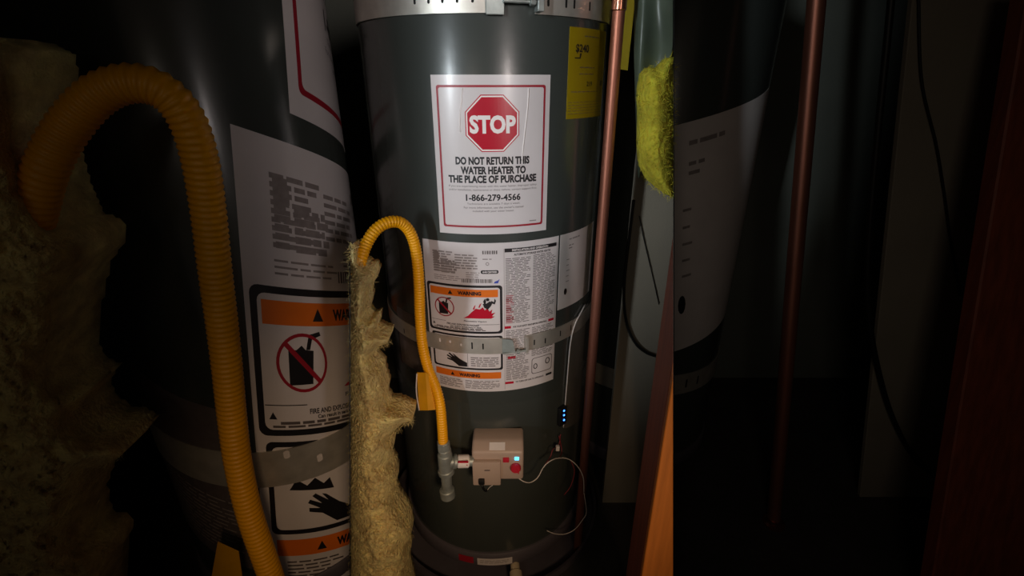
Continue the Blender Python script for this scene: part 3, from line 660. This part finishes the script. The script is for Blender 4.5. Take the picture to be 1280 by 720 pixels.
# ------------------------------------------------------------------ fibreglass
def inside(pt, poly):
    x, y = pt; c = False; n = len(poly)
    for i in range(n):
        (x0, y0), (x1, y1) = poly[i], poly[(i+1) % n]
        if (y0 > y) != (y1 > y) and x < (x1-x0)*(y-y0)/(y1-y0)+x0: c = not c
    return c
def nearest(pt, poly):
    best = None
    for i in range(len(poly)):
        a, b = Vector(poly[i]), Vector(poly[(i+1) % len(poly)]); d = b-a
        t = max(0, min(1, (Vector(pt)-a).dot(d)/max(1e-9, d.dot(d)))); q = a+d*t; D = (Vector(pt)-q).length
        if best is None or D < best[0]: best = (D, q)
    return best
def wool(name, poly, step, Y, thick, back, lump, m, label, cat, fib, seed, floor=False, group=None, flat_x=None, bulge=40):
    """a padded clump whose outline is poly (pixels of the vertical plane at depth Y), with real thickness"""
    xs = [p[0] for p in poly]; ys = [p[1] for p in poly]
    nx = int((max(xs)-min(xs))/step)+2; ny = int((max(ys)-min(ys))/step)+2
    X0, Y0 = min(xs)-step/2, min(ys)-step/2
    cells = {(i, j) for i in range(nx) for j in range(ny) if inside((X0+(i+.5)*step, Y0+(j+.5)*step), poly)}
    idx = {}; pix = []; dist = []
    for (i, j) in cells:
        for q in ((i, j), (i+1, j), (i+1, j+1), (i, j+1)):
            if q in idx: continue
            adj = [(q[0]-a, q[1]-b) in cells for a in (0, 1) for b in (0, 1)]
            pt = Vector((X0+q[0]*step, Y0+q[1]*step)); D, nq = nearest(pt, poly)
            if not all(adj): pt = Vector(nq); D = 0
            idx[q] = len(pix); pix.append(pt); dist.append((D, all(adj)))
    V = []; fr = []
    off = Vector((seed*3.1, seed*1.7, 0))
    for pt, (D, inn) in zip(pix, dist):
        k = 1-math.exp(-D/bulge)
        if flat_x is not None and abs(pt.x-flat_x) < bulge: k = max(k, 1-math.exp(-max(0, min(D+bulge, nearest_side(pt, poly, flat_x)))/bulge))
        p = P(pt.x, pt.y, Y)
        nz = noise.fractal(p*11+off, 1.0, 2.0, 3)*.35+noise.noise(p*30+off)*.45+noise.noise(p*75+off)*.4+noise.noise(p*170+off)*.38
        V.append(P(pt.x, pt.y, Y-thick*k+lump*nz*(.1+k)))
    n = len(V)
    for pt, (D, inn) in zip(pix, dist): V.append(P(pt.x, pt.y, Y)+Vector((0, back, 0)) if inn else None)
    Fs = []; edge = {}
    for (i, j) in cells:
        q = [idx[(i, j)], idx[(i+1, j)], idx[(i+1, j+1)], idx[(i, j+1)]]; Fs.append(tuple(q))
        for a, b in zip(q, q[1:]+q[:1]):
            edge[(a, b)] = edge.get((a, b), 0)+1
    # rim goes straight back to a back face
    rim = [(a, b) for (a, b) in edge if (b, a) not in edge]
    for a in range(n):
        if V[n+a] is None:
            p = P(pix[a].x, pix[a].y, Y); V[n+a] = Vector((p.x*(1+.0*back), Y+back*.6, p.z))
    Fs += [tuple(n+i for i in reversed(q)) for q in list(Fs)]
    Fs += [(b, a, n+a, n+b) for a, b in rim]
    z0 = min(p.z for p in V)
    base = Vector((sum(p.x for p in V)/len(V), Y, max(0, z0)))
    V = [Vector((p.x, p.y, max(p.z, 0))) for p in V]
    t = thing(name, base, label, cat, group)
    o = obj('wool', (V, Fs), m, t, True)
    # loose fibres
    rnd = random.Random(seed); fv, ff = [], []
    rims = [a for a, b in rim]
    for q in range(fib):
        edge_ = rnd.random() < .3
        i = rnd.choice(rims) if edge_ else rnd.randrange(n)
        p = V[i]+Vector((rnd.uniform(-.004, .004), rnd.uniform(-.003, .002), rnd.uniform(-.004, .004)))
        d = Vector((rnd.uniform(-1, 1), rnd.uniform(-.7, .0), rnd.uniform(-1, 1))).normalized(); L = rnd.uniform(.004, .013); wd = rnd.uniform(.0002, .0005)
        cur = p; k = len(fv); m_ = 4
        for t_ in range(m_+1):
            sd = d.cross(Vector((.1, 1, .3))).normalized()*wd*(1-.8*t_/m_)
            fv += [cur-sd, cur+sd]; cur = cur+d*(L/m_)
            d = (d+Vector((rnd.uniform(-1, 1), rnd.uniform(-.6, .5), rnd.uniform(-1, 1)))*.6).normalized()
        ff += [(k+2*t_, k+2*t_+1, k+2*t_+3, k+2*t_+2) for t_ in range(m_)]
    if fib: obj('loose_fibres', (fv, ff), m, t, kind='stuff')
    return t
def nearest_side(pt, poly, fx): return 0
# lit insulation between the heaters; its left side lies on the hardboard sheet
pc = [(438.6, 306), (443, 312), (446, 330), (456, 336), (464, 338), (468, 346), (465, 356), (458, 366), (459, 384), (455, 398), (461, 403), (468, 400), (471, 408), (465, 415), (474, 419), (486, 424), (484, 429), (472, 434), (468, 441), (461, 448), (467, 457), (475, 466), (477, 478), (481, 490), (480, 506), (484, 512), (500, 515), (514, 522), (516, 526), (503, 530), (491, 540), (484, 548), (489, 563), (488, 570), (484, 582), (491, 592), (494, 606), (490, 622), (496, 634), (504, 645), (511, 658), (513, 672), (507, 684), (511, 696), (508, 712), (515, 740), (518, 800), (438.6, 800)]
wool('insulation_batt', pc, 2.0, .74, .06, .06, .016, M['insul'], 'torn tan fibreglass batt lit beside the bright yellow hose', 'insulation', 9000, 2, group='fibreglass insulation', bulge=12)
plf = [(-90, 40), (-20, 45), (8, 60), (14, 110), (18, 180), (32, 225), (46, 262), (58, 285), (78, 292), (92, 306), (96, 326), (84, 345), (72, 362), (68, 400), (62, 430), (60, 462), (72, 486), (90, 493), (104, 492), (92, 505), (82, 520), (92, 540), (112, 552), (140, 556), (154, 568), (132, 580), (110, 588), (102, 606), (92, 636), (84, 660), (92, 690), (118, 697), (124, 712), (116, 735), (120, 900), (-90, 900)]
wool('insulation_batt', plf, 5.0, .60, .07, .10, .02, M['insul'], 'shadowed tan fibreglass batt around the thick dim hose', 'insulation', 7000, 5, group='fibreglass insulation', bulge=30)
prt = [(804, 92), (812, 84), (822, 86), (834, 74), (841.4, 70), (841.4, 247), (832, 243), (822, 236), (811, 226), (803, 210), (800, 180), (802, 150), (800, 120)]
wool('insulation_roll', prt, 2.5, .93, .05, .05, .010, M['insulg'], 'yellow-green insulation lump hanging above the grey drywall', 'insulation', 1800, 8, bulge=9)
# green-grey facing above it
fv = []; pf = [[(794, -60), (806, -60), (820, -60), (841, -60)], [(793, 0), (804, 0), (820, 0), (841, 0)], [(792, 45), (801, 50), (818, 45), (841, 40)], [(793, 95), (800, 100), (816, 92), (841, 78)], [(795, 160), (799, 150), (806, 120), (812, 100)], [(797, 230), (800, 220), (802, 180), (803, 150)]]
rnd = random.Random(5)
for j, row in enumerate(pf):
    for i, (x, y) in enumerate(row): fv.append(P(x, y, .95+(.035 if i % 2 == 0 else 0)+.012*math.sin(j*1.7+i)))
nfv = len(fv); fv2 = fv+[p+Vector((.002, .004, 0)) for p in fv]; ff = []
for j in range(len(pf)-1):
    for i in range(3):
        q = (j*4+i, j*4+i+1, j*4+i+5, j*4+i+4); ff += [q, tuple(nfv+k for k in reversed(q))]
o = obj('facing_sheet', (fv2, ff), M['facing'], None, True, origin=fv[20])
ms = o.modifiers.new('subdivision', 'SUBSURF'); ms.levels = 2; ms.render_levels = 2
tag(o, 'crumpled green-grey facing sheet above the yellow-green insulation', 'facing sheet')

# ------------------------------------------------------------------ drywall return, post, cables on the right of the lit heater
def clip(vf, px, side, gap=.0008):
    r0, r1 = ray(px, 0), ray(px, 720); nrm = r0.cross(r1).normalized()
    if nrm.x*side < 0: nrm = -nrm
    bm = bmesh.new(); vs = [bm.verts.new(p) for p in vf[0]]
    for q in vf[1]: bm.faces.new([vs[i] for i in q])
    res = bmesh.ops.bisect_plane(bm, geom=bm.verts[:]+bm.edges[:]+bm.faces[:], plane_co=Vector((0, 0, ZC))-nrm*gap, plane_no=nrm, clear_outer=True)
    bmesh.ops.holes_fill(bm, edges=[e for e in bm.edges if e.is_boundary])
    bm.verts.index_update()
    out = [tuple(v.co) for v in bm.verts], [tuple(v.index for v in f.verts) for f in bm.faces]; bm.free(); return out
xw = P(783, 330, 1.1).x
o = obj('wall_return', clip(box((xw, 1.10, 0), (.60, 1.115, 2.0)), 842, 1), M['drywall']); o['kind'] = 'structure'
ne = pline(842, 468, .55); fe = pline(842, 288, .645)
prism = ([(ne.x, ne.y, 0), (.36, ne.y+.01, 0), (.36, fe.y, 0), (fe.x, fe.y, 0)]+[(ne.x, ne.y, 1.9), (.36, ne.y+.01, 1.9), (.36, fe.y, 1.9), (fe.x, fe.y, 1.9)], [(0, 1, 2, 3), (4, 7, 6, 5), (0, 4, 5, 1), (1, 5, 6, 2), (2, 6, 7, 3), (3, 7, 4, 0)])
def quad_prism(y0, y1):
    xa_ = lambda y: ne.x+(fe.x-ne.x)*(y-ne.y)/(fe.y-ne.y)
    v = [(xa_(y0), y0, 0), (.36, y0, 0), (.36, y1, 0), (xa_(y1), y1, 0)]
    return v+[(p[0], p[1], 1.9) for p in v], [(0, 1, 2, 3), (4, 7, 6, 5), (0, 4, 5, 1), (1, 5, 6, 2), (2, 6, 7, 3), (3, 7, 4, 0)]
wp = thing('wooden_post', (ne.x, ne.y, 0), 'wooden post with orange front tapering up beside the grey drywall', 'wooden post')
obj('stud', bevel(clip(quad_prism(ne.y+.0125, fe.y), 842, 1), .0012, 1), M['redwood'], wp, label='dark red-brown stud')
obj('casing', bevel(clip(quad_prism(ne.y, ne.y+.012), 842, 1), .0012, 1), M['wood'], wp, label='orange stained casing')
def cable(name, pts, r, m, label, cat, group=None):
    o = obj(name, tube(pts, r, .008, 8), m, None, True, origin=pts[-1]); return tag(o, label, cat, group)
cable('cable', [P(792, 250, 1.085), P(786, 300, 1.085), P(781, 345, 1.088), P(780, 380, 1.088), P(785, 410, 1.088), P(795, 430, 1.088), P(808, 441, 1.09), P(822, 446, 1.09)], .0035, M['cable'], 'black cable looping over the lit grey drywall', 'cable', 'black cables')
cable('thin_wire', [P(799, 270, 1.094), P(804, 295, 1.094), P(811, 325, 1.095), P(818, 355, 1.095), P(824, 382, 1.095)], .0012, M['cable'], 'thin dark wire running down the lit drywall', 'wire', 'thin dark wires')

# ------------------------------------------------------------------ dim right side
yb = 1.12
xa = P(1088, 360, yb).x
bl, tlp = P(1068, 640, 1.12), P(1098, -60, 1.12)
pv = [(bl.x, 1.12, 0), (XR-.002, 1.12, 0), (XR-.002, 1.12, 1.75), (tlp.x+.01, 1.12, 1.75)]
pn = obj('drywall_panel', bevel((pv+[(p[0], 1.135, p[2]) for p in pv], [(0, 1, 2, 3), (7, 6, 5, 4), (0, 4, 5, 1), (1, 5, 6, 2), (2, 6, 7, 3), (3, 7, 4, 0)]), .002, 1), M['drywall'], None, origin=(bl.x, 1.12, 0))
tag(pn, 'dim grey drywall panel behind the sagging cables', 'drywall panel')
cable('cable', [P(1120, -60, 1.105), P(1108, 60, 1.105), P(1096, 180, 1.105), P(1086, 300, 1.105), P(1085, 380, 1.105), P(1095, 450, 1.105), P(1115, 520, 1.105), P(1145, 575, 1.107), P(1185, 605, 1.107)], .007, M['cable'], 'dim black cable sagging in a loop on the far drywall panel', 'cable', 'black cables')
cable('thin_wire', [P(1148, -10, 1.114), P(1152, 100, 1.114), P(1170, 180, 1.114), P(1180, 240, 1.114), P(1188, 300, 1.114), P(1200, 370, 1.114)], .0028, M['cable'], 'dim thin wire hanging on the far drywall panel', 'wire', 'thin dark wires')
# red-brown plank leaning in front of the panel
a0, a1 = P(1290, -40, .98), P(1163, 740, .74)
d = a1-a0; top = a0+d*((1.36-a0.z)/d.z); bot = a0+d*((0-a0.z)/d.z)
wv = Vector((.30, 0, 0)); tv_ = Vector((0, .035, 0))
V = [bot, bot+wv, bot+wv+tv_, bot+tv_, top, top+wv, top+wv+tv_, top+tv_]
o = obj('leaning_plank', bevel(([tuple(p) for p in V], [(0, 1, 2, 3), (4, 7, 6, 5), (0, 4, 5, 1), (1, 5, 6, 2), (2, 6, 7, 3), (3, 7, 4, 0)]), .003, 1), M['redwood'], None, origin=bot)
tag(o, 'dim red-brown plank leaning in front of the far drywall panel', 'plank')

bpy.data.objects.remove(_to); bpy.data.curves.remove(_tc)
